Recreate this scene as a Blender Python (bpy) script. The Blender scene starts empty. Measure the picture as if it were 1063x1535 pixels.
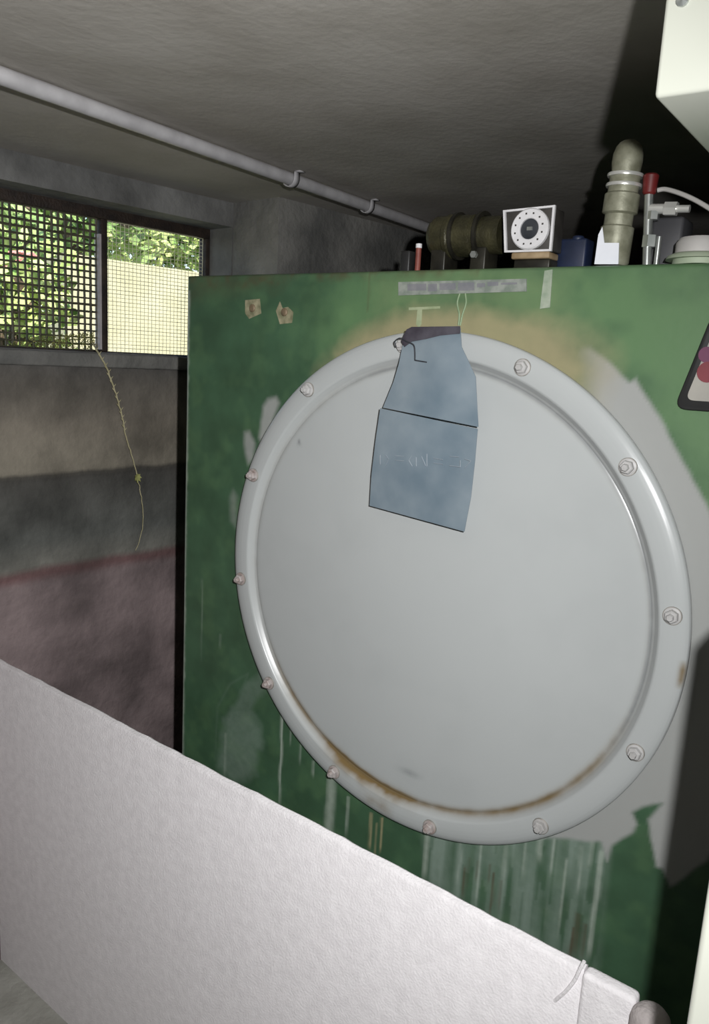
import bpy, bmesh, math, random
import numpy as np
from mathutils import Vector, Matrix
random.seed(7)
rng = np.random.default_rng(7)

# ------------------------------------------------------------------ camera
W, H = 1063.0, 1535.0
FPX = 1184.6
PITCH, ROLL = 0.18889, 0.05409
EYE = 1.43
f_ = Vector((0, math.cos(PITCH), -math.sin(PITCH)))
u_ = Vector((0, math.sin(PITCH), math.cos(PITCH)))
x_ = Vector((1, 0, 0))
c_, s_ = math.cos(ROLL), math.sin(ROLL)
RIGHT = c_ * x_ + s_ * u_
UP = -s_ * x_ + c_ * u_
FWD = f_
O = Vector((0, 0, EYE))

scene = bpy.context.scene
col = scene.collection
cam_d = bpy.data.cameras.new('camera')
cam_d.sensor_fit = 'HORIZONTAL'
cam_d.sensor_width = 36.0
cam_d.lens = FPX / W * 36.0
cam_d.clip_start = 0.02
cam = bpy.data.objects.new('camera', cam_d)
col.objects.link(cam)
cam.matrix_world = Matrix(((RIGHT.x, UP.x, -FWD.x, 0), (RIGHT.y, UP.y, -FWD.y, 0),
                           (RIGHT.z, UP.z, -FWD.z, EYE), (0, 0, 0, 1)))
scene.camera = cam

# ------------------------------------------------------------------ light
FLASH = 72.0
FLASH_OFF = (0.066, 0.056)
SUN = 8.0
SKY = 0.38
scene.view_settings.view_transform = 'Standard'
scene.view_settings.look = 'None'
scene.view_settings.gamma = 1.0
scene.view_settings.exposure = 0.0
scene.view_settings.use_curve_mapping = False

world = bpy.data.worlds.new('world')
scene.world = world
world.use_nodes = True
wn_ = world.node_tree
wn_.nodes.clear()
sky = wn_.nodes.new('ShaderNodeTexSky')
sky.sky_type = 'NISHITA'
sky.sun_disc = False
sky.sun_elevation = math.radians(50)
sky.sun_rotation = math.radians(120)
bg = wn_.nodes.new('ShaderNodeBackground')
bg.inputs[1].default_value = SKY
wo = wn_.nodes.new('ShaderNodeOutputWorld')
wn_.links.new(sky.outputs[0], bg.inputs[0])
wn_.links.new(bg.outputs[0], wo.inputs[0])

# the camera's own flash, a little right of and above the lens
fl = bpy.data.lights.new('camera_flash', 'SPOT')
fl.energy = FLASH
fl.color = (0.985, 0.985, 0.985)
fl.spot_size = math.radians(150)
fl.spot_blend = 1.0
fl.shadow_soft_size = 0.007
flo = bpy.data.objects.new('camera_flash', fl)
col.objects.link(flo)
FP = O + RIGHT * FLASH_OFF[0] + UP * FLASH_OFF[1]
aim = (FWD - RIGHT * 0.55 - UP * 0.16).normalized()
flo.matrix_world = Matrix.Translation(FP) @ aim.to_track_quat('-Z', 'Y').to_matrix().to_4x4()

su = bpy.data.lights.new('sun', 'SUN')
su.energy = SUN
su.angle = math.radians(0.6)
su.color = (1.0, 0.95, 0.84)
suo = bpy.data.objects.new('sun', su)
col.objects.link(suo)

# ------------------------------------------------------------------ frames
YC = -0.6221                                     # yaw of the cabinet front
YB = math.radians(-37.6)                         # yaw of the low white wall
YW = 0.85829                                     # heading of the window wall
CC = Vector((0.10167, 1.12855, EYE - 0.33293))   # centre of the round cover
hC = Vector((math.cos(YC), math.sin(YC), 0)); nC = Vector((math.sin(YC), -math.cos(YC), 0))
wd = Vector((math.cos(YW), math.sin(YW), 0)); wo_ = Vector((-math.sin(YW), math.cos(YW), 0))  # along wall, outwards
DW = 1.65
HCEIL = EYE + 0.377


def ray(px, py):
    return RIGHT * ((px - W / 2) / FPX) - UP * ((py - H / 2) / FPX) + FWD


def at(px, py, z):
    return O + ray(px, py) * z


def hit(px, py, p, n):
    d = ray(px, py)
    return O + d * ((p - O).dot(n) / d.dot(n))


def cab(px, py, w=0.0):
    """point of the cabinet's front frame (u, v) w metres in front of its face"""
    p = hit(px, py, CC + nC * w, nC) - CC
    return p.dot(hC), p.z


class Frame:
    def __init__(self, origin, yaw):
        self.o = Vector(origin); self.yaw = yaw
        self.m = Matrix.Translation(self.o) @ Matrix.Rotation(yaw, 4, 'Z')
        self.i = self.m.inverted()


WORLD = Frame((0, 0, 0), 0)
CAB = Frame((CC.x, CC.y, 0), YC)                 # x = u, y = depth (-w), z = height
ZT = CC.z + 0.4650                               # cabinet top
# window wall frame: x along wall, y outwards (wall face y = 0)
WALL = Frame((wo_ * DW).to_tuple(), YW)
BEAM = Frame((Vector((-math.sin(YB), math.cos(YB), 0)) * 0.83).to_tuple(), YB)


def L(px, py, w, frame=CAB):
    u, v = cab(px, py, w)
    return Vector((u, -w, v + CC.z))


def wallpt(px, py, y=0.0):
    n = -wo_
    p = hit(px, py, wo_ * (DW + y), n)
    return WALL.i @ p


# ------------------------------------------------------------------ materials
MATS = {}


def nd(nt, t, **k):
    n = nt.nodes.new(t)
    for a, b in k.items():
        setattr(n, a, b)
    return n


def mat(name, c1, c2=None, scale=20, rough=0.6, metal=0.0, bump=0.0, bscale=None, detail=6, spec=0.5, coat=0.0,
        lo=0.35, hi=0.65, stretch=None, trans=0.0, alpha=None):
    m = bpy.data.materials.new(name)
    m.use_nodes = True
    nt = m.node_tree
    b = nt.nodes['Principled BSDF']
    b.inputs['Roughness'].default_value = rough
    b.inputs['Metallic'].default_value = metal
    b.inputs['Specular IOR Level'].default_value = spec
    b.inputs['Coat Weight'].default_value = coat
    b.inputs['Transmission Weight'].default_value = trans
    tc = nd(nt, 'ShaderNodeTexCoord')
    mp = nd(nt, 'ShaderNodeMapping')
    if stretch:
        mp.inputs['Scale'].default_value = stretch
    nt.links.new(tc.outputs['Object'], mp.inputs[0])
    nz = nd(nt, 'ShaderNodeTexNoise')
    nz.inputs['Scale'].default_value = scale
    nz.inputs['Detail'].default_value = detail
    nt.links.new(mp.outputs[0], nz.inputs['Vector'])
    cr = nd(nt, 'ShaderNodeValToRGB')
    cr.color_ramp.elements[0].position = lo
    cr.color_ramp.elements[1].position = hi
    cr.color_ramp.elements[0].color = (*c1, 1)
    cr.color_ramp.elements[1].color = (*(c2 or c1), 1)
    nt.links.new(nz.outputs['Fac'], cr.inputs[0])
    nt.links.new(cr.outputs[0], b.inputs['Base Color'])
    if bump:
        n2 = nd(nt, 'ShaderNodeTexNoise')
        n2.inputs['Scale'].default_value = bscale or scale * 6
        n2.inputs['Detail'].default_value = 5
        nt.links.new(mp.outputs[0], n2.inputs['Vector'])
        bp = nd(nt, 'ShaderNodeBump')
        bp.inputs['Strength'].default_value = bump
        bp.inputs['Distance'].default_value = 0.01
        nt.links.new(n2.outputs['Fac'], bp.inputs['Height'])
        nt.links.new(bp.outputs[0], b.inputs['Normal'])
    MATS[name] = m
    m['ramp'] = cr.name
    return m


def attr_mat(name, base1, base2, layers, rough=0.4, coat=0.0, scale=14, bump=0.05, bscale=90, spec=0.5):
    """painted metal: a two-tone base with paint layers laid over it by mesh masks broken up by noise"""
    m = bpy.data.materials.new(name)
    m.use_nodes = True
    nt = m.node_tree
    b = nt.nodes['Principled BSDF']
    b.inputs['Roughness'].default_value = rough
    b.inputs['Coat Weight'].default_value = coat
    b.inputs['Specular IOR Level'].default_value = spec
    tc = nd(nt, 'ShaderNodeTexCoord')
    nz = nd(nt, 'ShaderNodeTexNoise')
    nz.inputs['Scale'].default_value = scale
    nz.inputs['Detail'].default_value = 7
    nt.links.new(tc.outputs['Object'], nz.inputs['Vector'])
    cr = nd(nt, 'ShaderNodeValToRGB')
    cr.color_ramp.elements[0].position = 0.35
    cr.color_ramp.elements[1].position = 0.68
    cr.color_ramp.elements[0].color = (*base1, 1)
    cr.color_ramp.elements[1].color = (*base2, 1)
    nt.links.new(nz.outputs['Fac'], cr.inputs[0])
    cur = cr.outputs[0]
    for an, colr, amount in layers:
        at_ = nd(nt, 'ShaderNodeAttribute', attribute_name=an)
        n2 = nd(nt, 'ShaderNodeTexNoise')
        n2.inputs['Scale'].default_value = 60
        n2.inputs['Detail'].default_value = 4
        nt.links.new(tc.outputs['Object'], n2.inputs['Vector'])
        # fac = clamp(mask + (noise-.5)*amount*4*mask*(1-mask))
        s1 = nd(nt, 'ShaderNodeMath', operation='SUBTRACT'); s1.inputs[1].default_value = 0.5
        nt.links.new(n2.outputs['Fac'], s1.inputs[0])
        om = nd(nt, 'ShaderNodeMath', operation='SUBTRACT'); om.inputs[0].default_value = 1.0
        nt.links.new(at_.outputs['Fac'], om.inputs[1])
        mm = nd(nt, 'ShaderNodeMath', operation='MULTIPLY')
        nt.links.new(at_.outputs['Fac'], mm.inputs[0]); nt.links.new(om.outputs[0], mm.inputs[1])
        m2 = nd(nt, 'ShaderNodeMath', operation='MULTIPLY')
        nt.links.new(s1.outputs[0], m2.inputs[0]); nt.links.new(mm.outputs[0], m2.inputs[1])
        ma = nd(nt, 'ShaderNodeMath', operation='MULTIPLY_ADD', use_clamp=True)
        nt.links.new(m2.outputs[0], ma.inputs[0]); ma.inputs[1].default_value = amount * 4
        nt.links.new(at_.outputs['Fac'], ma.inputs[2])
        mx = nd(nt, 'ShaderNodeMix', data_type='RGBA')
        nt.links.new(ma.outputs[0], mx.inputs[0])
        nt.links.new(cur, mx.inputs[6])
        mx.inputs[7].default_value = (*colr, 1)
        cur = mx.outputs[2]
    nt.links.new(cur, b.inputs['Base Color'])
    if bump:
        n3 = nd(nt, 'ShaderNodeTexNoise')
        n3.inputs['Scale'].default_value = bscale
        nt.links.new(tc.outputs['Object'], n3.inputs['Vector'])
        bp = nd(nt, 'ShaderNodeBump')
        bp.inputs['Strength'].default_value = bump
        bp.inputs['Distance'].default_value = 0.004
        nt.links.new(n3.outputs['Fac'], bp.inputs['Height'])
        nt.links.new(bp.outputs[0], b.inputs['Normal'])
    MATS[name] = m
    return m


mat('concrete_ceiling', (0.36, 0.335, 0.30), (0.46, 0.435, 0.40), 5, 0.85, bump=0.12, bscale=60, detail=10)
mat('concrete_dark', (0.11, 0.11, 0.105), (0.22, 0.215, 0.20), 7, 0.85, bump=0.5, bscale=50, detail=9)
mat('concrete_lowbounce', (0.03, 0.03, 0.028), (0.06, 0.058, 0.054), 7, 0.9, bump=0.3)  # for the unseen right and back walls, darkened to cut bounced light
mat('floor', (0.30, 0.30, 0.265), (0.42, 0.42, 0.38), 9, 0.9, bump=0.4)
mat('white_render', (0.87, 0.84, 0.855), (0.95, 0.92, 0.935), 55, 0.9, bump=0.22, bscale=260, detail=9, spec=0.2)
mat('grey_render', (0.42, 0.38, 0.37), (0.52, 0.47, 0.46), 40, 0.9, bump=0.3, bscale=200)
mat('green_side', (0.05, 0.11, 0.055), (0.07, 0.14, 0.07), 12, 0.45)
mat('conduit', (0.40, 0.39, 0.40), (0.50, 0.49, 0.50), 30, 0.5)
mat('window_frame', (0.014, 0.009, 0.007), (0.035, 0.022, 0.015), 30, 0.7, bump=0.3)
mat('window_frame_light', (0.40, 0.36, 0.37), (0.5, 0.46, 0.46), 30, 0.6)
mat('wire_dark', (0.045, 0.05, 0.03), (0.10, 0.085, 0.055), 30, 0.7)
mat('wire_pale', (0.62, 0.60, 0.42), (0.72, 0.70, 0.52), 30, 0.6)
mat('cream', (0.455, 0.47, 0.405), (0.49, 0.50, 0.44), 6, 0.4)
mat('black', (0.012, 0.012, 0.012), (0.02, 0.02, 0.02), 20, 0.5)
mat('olive_metal', (0.032, 0.030, 0.016), (0.065, 0.06, 0.03), 40, 0.4, metal=0.3, bump=0.2)
mat('dark_metal', (0.014, 0.013, 0.010), (0.03, 0.028, 0.02), 40, 0.45, metal=0.3)
mat('white_plastic', (0.62, 0.61, 0.62), (0.72, 0.71, 0.72), 30, 0.45)
mat('gauge_dark', (0.022, 0.025, 0.03), (0.04, 0.043, 0.05), 40, 0.4)
mat('gauge_corner', (0.03, 0.028, 0.024), (0.055, 0.05, 0.045), 30, 0.5)
mat('tan', (0.22, 0.15, 0.08), (0.40, 0.30, 0.18), 40, 0.6)
mat('blue', (0.007, 0.013, 0.035), (0.012, 0.02, 0.055), 40, 0.5)
mat('brass_grey', (0.19, 0.19, 0.13), (0.32, 0.32, 0.24), 60, 0.5, metal=0.25, bump=0.06)
mat('steel', (0.42, 0.45, 0.43), (0.58, 0.6, 0.58), 40, 0.3, metal=0.8)
mat('bright_steel', (0.7, 0.7, 0.66), (0.8, 0.8, 0.76), 40, 0.3, metal=0.5)
mat('red', (0.10, 0.008, 0.008), (0.16, 0.015, 0.014), 40, 0.5)
mat('maroon', (0.16, 0.04, 0.03), (0.24, 0.07, 0.05), 60, 0.6)
mat('paper', (0.74, 0.76, 0.82), (0.82, 0.84, 0.88), 20, 0.6)
mat('grey_box', (0.055, 0.055, 0.06), (0.075, 0.075, 0.08), 20, 0.5)
mat('pale_grey', (0.42, 0.41, 0.39), (0.52, 0.5, 0.48), 20, 0.6)
mat('pale_green', (0.33, 0.40, 0.28), (0.40, 0.46, 0.34), 20, 0.6)
mat('tape', (0.17, 0.20, 0.17), (0.27, 0.29, 0.26), 60, 0.6, lo=0.4, hi=0.6)
mat('tape_mark', (0.16, 0.165, 0.18), (0.21, 0.21, 0.22), 60, 0.6)
mat('tape_pale', (0.24, 0.30, 0.22), (0.36, 0.40, 0.32), 80, 0.7)
mat('chalk', (0.25, 0.30, 0.17), (0.34, 0.38, 0.24), 60, 0.8)
mat('drip', (0.17, 0.25, 0.13), (0.24, 0.32, 0.19), 60, 0.6)
mat('screw', (0.13, 0.10, 0.06), (0.22, 0.16, 0.10), 90, 0.6, metal=0.2)
mat('filler', (0.16, 0.16, 0.09), (0.34, 0.31, 0.20), 80, 0.8)
mat('washer', (0.20, 0.19, 0.17), (0.34, 0.32, 0.29), 90, 0.5)
mat('cover_bolt', (0.38, 0.37, 0.36), (0.46, 0.455, 0.45), 60, 0.45)
mat('rusty_bolt', (0.30, 0.235, 0.215), (0.42, 0.39, 0.38), 90, 0.55)
mat('card', (0.13, 0.175, 0.212), (0.215, 0.26, 0.293), 12, 0.38, detail=8, spec=0.6)
mat('card_tape', (0.03, 0.025, 0.035), (0.07, 0.065, 0.08), 40, 0.6)  # dark tape across the top of the sheet
mat('card_mark', (0.20, 0.235, 0.275), (0.25, 0.29, 0.32), 60, 0.5)
mat('stem', (0.42, 0.38, 0.22), (0.55, 0.50, 0.32), 60, 0.8)
mat('stem_leaf', (0.30, 0.32, 0.10), (0.42, 0.42, 0.17), 60, 0.8)
mat('moss', (0.10, 0.12, 0.03), (0.30, 0.29, 0.10), 60, 0.9)
mat('sign_red', (0.15, 0.02, 0.03), (0.20, 0.03, 0.04), 20, 0.5)
mat('sign_magenta', (0.12, 0.03, 0.07), (0.16, 0.04, 0.1), 20, 0.5)
mat('sign_white', (0.30, 0.29, 0.26), (0.38, 0.36, 0.32), 20, 0.5)
mat('leaf_green', (0.16, 0.30, 0.06), (0.60, 0.68, 0.26), 3, 0.6)
mat('leaf_dark', (0.08, 0.18, 0.04), (0.36, 0.46, 0.16), 3, 0.6)
mat('petal', (0.55, 0.10, 0.10), (0.7, 0.3, 0.25), 10, 0.6)
mat('bark', (0.10, 0.07, 0.05), (0.17, 0.13, 0.09), 20, 0.9)
mat('garden_wall', (0.40, 0.375, 0.23), (0.48, 0.45, 0.29), 4, 0.9)
mat('grass', (0.22, 0.24, 0.12), (0.36, 0.36, 0.22), 6, 0.9)


# ------------------------------------------------------------------ mesh helpers
def new_bm():
    return bmesh.new()


def box(bm, lo, hi, m=None):
    vs = [bm.verts.new(Vector((x, y, z)) if m is None else m @ Vector((x, y, z)))
          for x in (lo[0], hi[0]) for y in (lo[1], hi[1]) for z in (lo[2], hi[2])]
    for q in ((0, 1, 3, 2), (4, 6, 7, 5), (0, 4, 5, 1), (2, 3, 7, 6), (0, 2, 6, 4), (1, 5, 7, 3)):
        bm.faces.new([vs[i] for i in q])
    return vs


def axes(d):
    d = Vector(d).normalized()
    a = Vector((0, 0, 1)) if abs(d.z) < 0.9 else Vector((1, 0, 0))
    x = d.cross(a).normalized()
    return x, d.cross(x).normalized(), d


def lathe(bm, prof, o, d, seg=32, phase=0.0):
    """prof: list of (radius, height along d)"""
    x, y, z = axes(d)
    o = Vector(o)
    rings = []
    for r, h in prof:
        if r <= 1e-7:
            rings.append([bm.verts.new(o + z * h)])
        else:
            rings.append([bm.verts.new(o + z * h + (x * math.cos(phase + 2 * math.pi * k / seg) +
                                                    y * math.sin(phase + 2 * math.pi * k / seg)) * r)
                          for k in range(seg)])
    for a, b in zip(rings, rings[1:]):
        for k in range(seg):
            k2 = (k + 1) % seg
            if len(a) == 1 and len(b) == 1:
                continue
            if len(a) == 1:
                bm.faces.new((a[0], b[k], b[k2]))
            elif len(b) == 1:
                bm.faces.new((a[k], b[0], a[k2]))
            else:
                bm.faces.new((a[k], b[k], b[k2], a[k2]))


def cyl(bm, p, q, r, r2=None, seg=20, bev=0.0):
    p, q = Vector(p), Vector(q)
    d = (q - p); h = d.length
    r2 = r if r2 is None else r2
    b = bev
    if b:
        lathe(bm, [(0, 0), (r - b, 0), (r, b), (r2, h - b), (r2 - b, h), (0, h)], p, d, seg)
    else:
        lathe(bm, [(0, 0), (r, 0), (r2, h), (0, h)], p, d, seg)


def tube(bm, pts, r, seg=8):
    pts = [Vector(p) for p in pts]
    rs = r if isinstance(r, (list, tuple)) else [r] * len(pts)
    prev = None
    first = None
    xa = None
    for i, p in enumerate(pts):
        d = (pts[min(i + 1, len(pts) - 1)] - pts[max(i - 1, 0)]).normalized()
        if xa is None:
            xa = axes(d)[0]
        xa = (xa - d * xa.dot(d)).normalized()
        ya = d.cross(xa)
        ring = [bm.verts.new(p + (xa * math.cos(2 * math.pi * k / seg) + ya * math.sin(2 * math.pi * k / seg)) * rs[i])
                for k in range(seg)]
        if prev:
            for k in range(seg):
                bm.faces.new((prev[k], prev[(k + 1) % seg], ring[(k + 1) % seg], ring[k]))
        else:
            first = ring
        prev = ring
    bm.faces.new(first[::-1]); bm.faces.new(prev)


def smooth_path(pts, n=8):
    pts = [Vector(p) for p in pts]
    out = []
    for i in range(len(pts) - 1):
        p0, p1, p2, p3 = pts[max(i - 1, 0)], pts[i], pts[i + 1], pts[min(i + 2, len(pts) - 1)]
        for k in range(n):
            t = k / n
            out.append(0.5 * ((2 * p1) + (p2 - p0) * t + (2 * p0 - 5 * p1 + 4 * p2 - p3) * t * t +
                              (3 * p1 - p0 - 3 * p2 + p3) * t ** 3))
    out.append(pts[-1])
    return out


def prism(bm, poly, thick):
    """poly: list of 3D points, thick: extrusion vector"""
    t = Vector(thick)
    a = [bm.verts.new(Vector(p)) for p in poly]
    b = [bm.verts.new(Vector(p) + t) for p in poly]
    bm.faces.new(a); bm.faces.new(b[::-1])
    n = len(a)
    for i in range(n):
        bm.faces.new((a[i], b[i], b[(i + 1) % n], a[(i + 1) % n]))


def to_obj(name, bm, m, frame=WORLD, base=(0, 0, 0), parent=None, smooth=False, bevel=0.0, bseg=2, sub=0):
    """base: point in the frame that becomes the object's origin (ignored for children: they use the parent's)"""
    bmesh.ops.recalc_face_normals(bm, faces=bm.faces)
    me = bpy.data.meshes.new(name)
    b = Vector(parent['_b']) if parent is not None else Vector(base)
    for v in bm.verts:
        v.co -= b
    bm.to_mesh(me); bm.free()
    return link(name, me, m, frame, b, parent, smooth, bevel, bseg, sub)


def link(name, me, m, frame, b, parent, smooth=False, bevel=0.0, bseg=2, sub=0):
    o = bpy.data.objects.new(name, me)
    col.objects.link(o)
    me.materials.append(MATS[m])
    if parent is None:
        o.matrix_world = frame.m @ Matrix.Translation(b)
    else:
        o.parent = parent
    o['_b'] = tuple(b)
    if smooth:
        me.shade_smooth()
        md = o.modifiers.new('edge', 'EDGE_SPLIT'); md.split_angle = math.radians(38)
    if bevel:
        md = o.modifiers.new('bevel', 'BEVEL'); md.width = bevel; md.segments = bseg; md.limit_method = 'ANGLE'
        md.angle_limit = math.radians(40)
        me.shade_smooth()
    if sub:
        md = o.modifiers.new('sub', 'SUBSURF'); md.levels = sub; md.render_levels = sub
    return o


def root(name, frame, base, label, cat, group=None):
    o = bpy.data.objects.new(name, None)
    o.empty_display_size = 0.05
    col.objects.link(o)
    o.matrix_world = frame.m @ Matrix.Translation(Vector(base))
    o['_b'] = tuple(base)
    return tag(o, label, cat, group)


def tag(o, label, cat, group=None, kind=None):
    o['label'] = label
    o['category'] = cat
    if group:
        o['group'] = group
    if kind:
        o['kind'] = kind
    return o


def struct(o):
    o['kind'] = 'structure'
    return o


# numpy value noise and polygon masks for worn paint
def vnoise(x, y, s, seed=0):
    g = np.random.default_rng(seed).random((64, 64))
    X, Y = np.asarray(x) * s, np.asarray(y) * s
    i, j = np.floor(X).astype(int), np.floor(Y).astype(int)
    fx, fy = X - i, Y - j
    fx, fy = fx * fx * (3 - 2 * fx), fy * fy * (3 - 2 * fy)
    G = lambda a, b: g[a % 64, b % 64]
    return ((G(i, j) * (1 - fx) + G(i + 1, j) * fx) * (1 - fy) + (G(i, j + 1) * (1 - fx) + G(i + 1, j + 1) * fx) * fy)


def fnoise(x, y, s, seed=0):
    return 0.55 * vnoise(x, y, s, seed) + 0.3 * vnoise(x, y, s * 2.1, seed + 1) + 0.15 * vnoise(x, y, s * 4.3, seed + 2)


def sdf(x, y, poly):
    """signed distance to a polygon, negative inside"""
    x = np.asarray(x); y = np.asarray(y)
    d = np.full(x.shape, 1e9); ins = np.zeros(x.shape, bool)
    n = len(poly)
    for i in range(n):
        ax, ay = poly[i]; bx, by = poly[(i + 1) % n]
        ex, ey = bx - ax, by - ay
        t = np.clip(((x - ax) * ex + (y - ay) * ey) / (ex * ex + ey * ey + 1e-12), 0, 1)
        d = np.minimum(d, (x - ax - t * ex) ** 2 + (y - ay - t * ey) ** 2)
        c = ((ay > y) != (by > y)) & (x < (bx - ax) * (y - ay) / (by - ay + 1e-12) + ax)
        ins ^= c
    d = np.sqrt(d)
    return np.where(ins, -d, d)


def soft(d, w):
    return np.clip(0.5 - d / w, 0, 1)


def grid_mesh(name, us, vs, w, cut=None):
    """grid over (u, v) with height w(u, v) towards the room, in cabinet frame coordinates"""
    U, V = np.meshgrid(us, vs)
    Wd = w(U, V)
    co = np.stack([U.ravel(), -Wd.ravel(), V.ravel() + CC.z], 1)
    nu, nv = len(us), len(vs)
    idx = np.arange(nu * nv).reshape(nv, nu)
    q = np.stack([idx[:-1, :-1], idx[:-1, 1:], idx[1:, 1:], idx[1:, :-1]], -1).reshape(-1, 4)
    me = bpy.data.meshes.new(name)
    return me, co, q, U.ravel(), V.ravel()


def fill_mesh(me, co, quads, attrs, base):
    co = co - np.array(base)
    me.from_pydata(co.tolist(), [], quads.tolist())
    for k, a in attrs.items():
        at_ = me.attributes.new(k, 'FLOAT', 'POINT')
        at_.data.foreach_set('value', np.clip(a, 0, 1).astype(np.float32))
    me.update()
    me.shade_smooth()


# ------------------------------------------------------------------ the setting
A0, A1 = -1.8, 3.35           # extent along the window wall
OUT = 0.125                    # wall thickness
ZC = HCEIL
# window wall with its opening, all in WALL frame: x along, y outwards
wa, wb = 0.62, 1.373          # opening along the wall
zs, zl = EYE - 0.012, EYE + 0.318
bm = new_bm()
box(bm, (A0, 0, 0), (A1, OUT, zs))
box(bm, (A0, 0, zl), (A1, OUT, ZC))
box(bm, (A0, 0, zs), (wa, OUT, zl))
box(bm, (wb, 0, zs), (A1, OUT, zl))
MW = mat('window_wall', (0.10, 0.09, 0.08), (0.2, 0.19, 0.17), 7, 0.9, bump=0.45, bscale=45, detail=9)
nt = MW.node_tree
bs = nt.nodes['Principled BSDF']
tc = nd(nt, 'ShaderNodeTexCoord')
sp = nd(nt, 'ShaderNodeSeparateXYZ')
nt.links.new(tc.outputs['Object'], sp.inputs[0])
nzb = nd(nt, 'ShaderNodeTexNoise'); nzb.inputs['Scale'].default_value = 9; nzb.inputs['Detail'].default_value = 6
nt.links.new(tc.outputs['Object'], nzb.inputs['Vector'])
ad = nd(nt, 'ShaderNodeMath', operation='MULTIPLY_ADD')
nt.links.new(nzb.outputs['Fac'], ad.inputs[0]); ad.inputs[1].default_value = 0.022
nt.links.new(sp.outputs[2], ad.inputs[2])
mr = nd(nt, 'ShaderNodeMapRange'); mr.inputs[1].default_value = 0.0; mr.inputs[2].default_value = 2.0
nt.links.new(ad.outputs[0], mr.inputs[0])
bands = nd(nt, 'ShaderNodeValToRGB')
bands.color_ramp.interpolation = 'LINEAR'
el = bands.color_ramp.elements


def zf(z):
    return (z + 0.011) / 2.0


stops = [(0.0, (0.225, 0.175, 0.175)), (EYE - 0.53, (0.255, 0.20, 0.20)), (EYE - 0.513, (0.20, 0.115, 0.115)),
         (EYE - 0.500, (0.19, 0.12, 0.115)), (EYE - 0.492, (0.22, 0.215, 0.19)), (EYE - 0.43, (0.13, 0.135, 0.125)),
         (EYE - 0.300, (0.085, 0.082, 0.075)), (EYE - 0.286, (0.06, 0.056, 0.05)), (EYE - 0.276, (0.25, 0.225, 0.18)),
         (EYE - 0.18, (0.215, 0.19, 0.155)), (EYE - 0.09, (0.155, 0.14, 0.12)), (EYE - 0.03, (0.11, 0.105, 0.10)),
         (EYE + 0.38, (0.17, 0.17, 0.165))]
while len(el) < len(stops):
    el.new(0.5)
for e, (z, c) in zip(el, stops):
    e.position = zf(z)
for e, (z, c) in zip(el, stops):
    e.color = (*c, 1)
nt.links.new(mr.outputs[0], bands.inputs[0])
old = nt.nodes[MW['ramp']]
old.color_ramp.elements[0].color = (0.6, 0.6, 0.6, 1)
old.color_ramp.elements[1].color = (1.3, 1.3, 1.3, 1)
mx = nd(nt, 'ShaderNodeMix', data_type='RGBA', blend_type='MULTIPLY')
mx.inputs[0].default_value = 1.0
nt.links.new(bands.outputs[0], mx.inputs[6]); nt.links.new(old.outputs[0], mx.inputs[7])
nt.links.new(mx.outputs[2], bs.inputs['Base Color'])
struct(to_obj('wall_left', bm, 'window_wall', WALL))

# sill strip under the window
bm = new_bm()
box(bm, (0.55, -0.014, EYE - 0.046), (1.40, 0.06, EYE - 0.014))
struct(to_obj('trim_1', bm, 'concrete_dark', WALL, (1.0, 0, EYE - 0.03), bevel=0.004))

# pier standing out from the window wall
bm = new_bm()
box(bm, (1.375, -0.17, 0), (A1, 0.002, ZC))
struct(to_obj('wall_pier', bm, 'concrete_dark', WALL))

# far wall, unseen right and back walls, floor, ceiling
XR = -3.0
bm = new_bm(); box(bm, (A1 - 0.02, XR, 0), (A1 + 0.15, OUT, ZC)); struct(to_obj('wall_far', bm, 'concrete_dark', WALL))
bm = new_bm(); box(bm, (A0, XR - 0.15, 0), (A1 + 0.15, XR, ZC)); struct(to_obj('unseen_wall_right', bm, 'concrete_lowbounce', WALL))
bm = new_bm(); box(bm, (A0 - 0.15, XR - 0.15, 0), (A0, OUT, ZC)); struct(to_obj('unseen_wall_back', bm, 'concrete_lowbounce', WALL))
bm = new_bm(); box(bm, (A0 - 0.15, XR - 0.15, -0.1), (A1 + 0.15, OUT, 0)); struct(to_obj('floor', bm, 'floor', WALL))
bm = new_bm(); box(bm, (A0 - 0.15, XR - 0.15, ZC), (A1 + 0.15, OUT + 0.1, ZC + 0.15))
struct(to_obj('ceiling', bm, 'concrete_ceiling', WALL))

# window: frame, mullion, two mesh panes
YF = 0.10                                        # window plane sits back in the reveal
wz0, wz1 = wallpt(0, 516, YF).z - 0.004, wallpt(150, 331, YF).z + 0.004
xm = wallpt(152, 430, YF).x
xr = wallpt(305, 400, YF).x
xl = xm - 0.36
win = bpy.data.objects.new('window_1', None)
col.objects.link(win)
wb0 = Vector(((xl + xr) / 2, YF, zs))
win.matrix_world = WALL.m @ Matrix.Translation(wb0)
win['_b'] = tuple(wb0)
struct(win)
bm = new_bm()
fr = 0.022
box(bm, (wa - 0.01, YF - 0.01, zs - 0.01), (wb + 0.01, YF + 0.02, wz0))
box(bm, (wa - 0.01, YF - 0.01, wz1), (wb + 0.01, YF + 0.02, zl + 0.01))  # wide near-black top bar carries the soffit's shade in its colour
box(bm, (xr, YF - 0.01, wz0), (wb + 0.01, YF + 0.02, wz1))
box(bm, (wa - 0.01, YF - 0.01, wz0), (xl, YF + 0.02, wz1))
to_obj('window_frame', bm, 'window_frame', parent=win, bevel=0.002)
bm = new_bm()
box(bm, (xm - 0.006, YF - 0.012, wz0), (xm + 0.010, YF + 0.018, wz1))
to_obj('mullion', bm, 'window_frame', parent=win, bevel=0.0015)
bm = new_bm()
box(bm, (xm - 0.0115, YF - 0.012, wz0 + 0.004), (xm - 0.0065, YF + 0.01, wz1 - 0.035))
to_obj('mullion_strip', bm, 'window_frame_light', parent=win)


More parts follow.
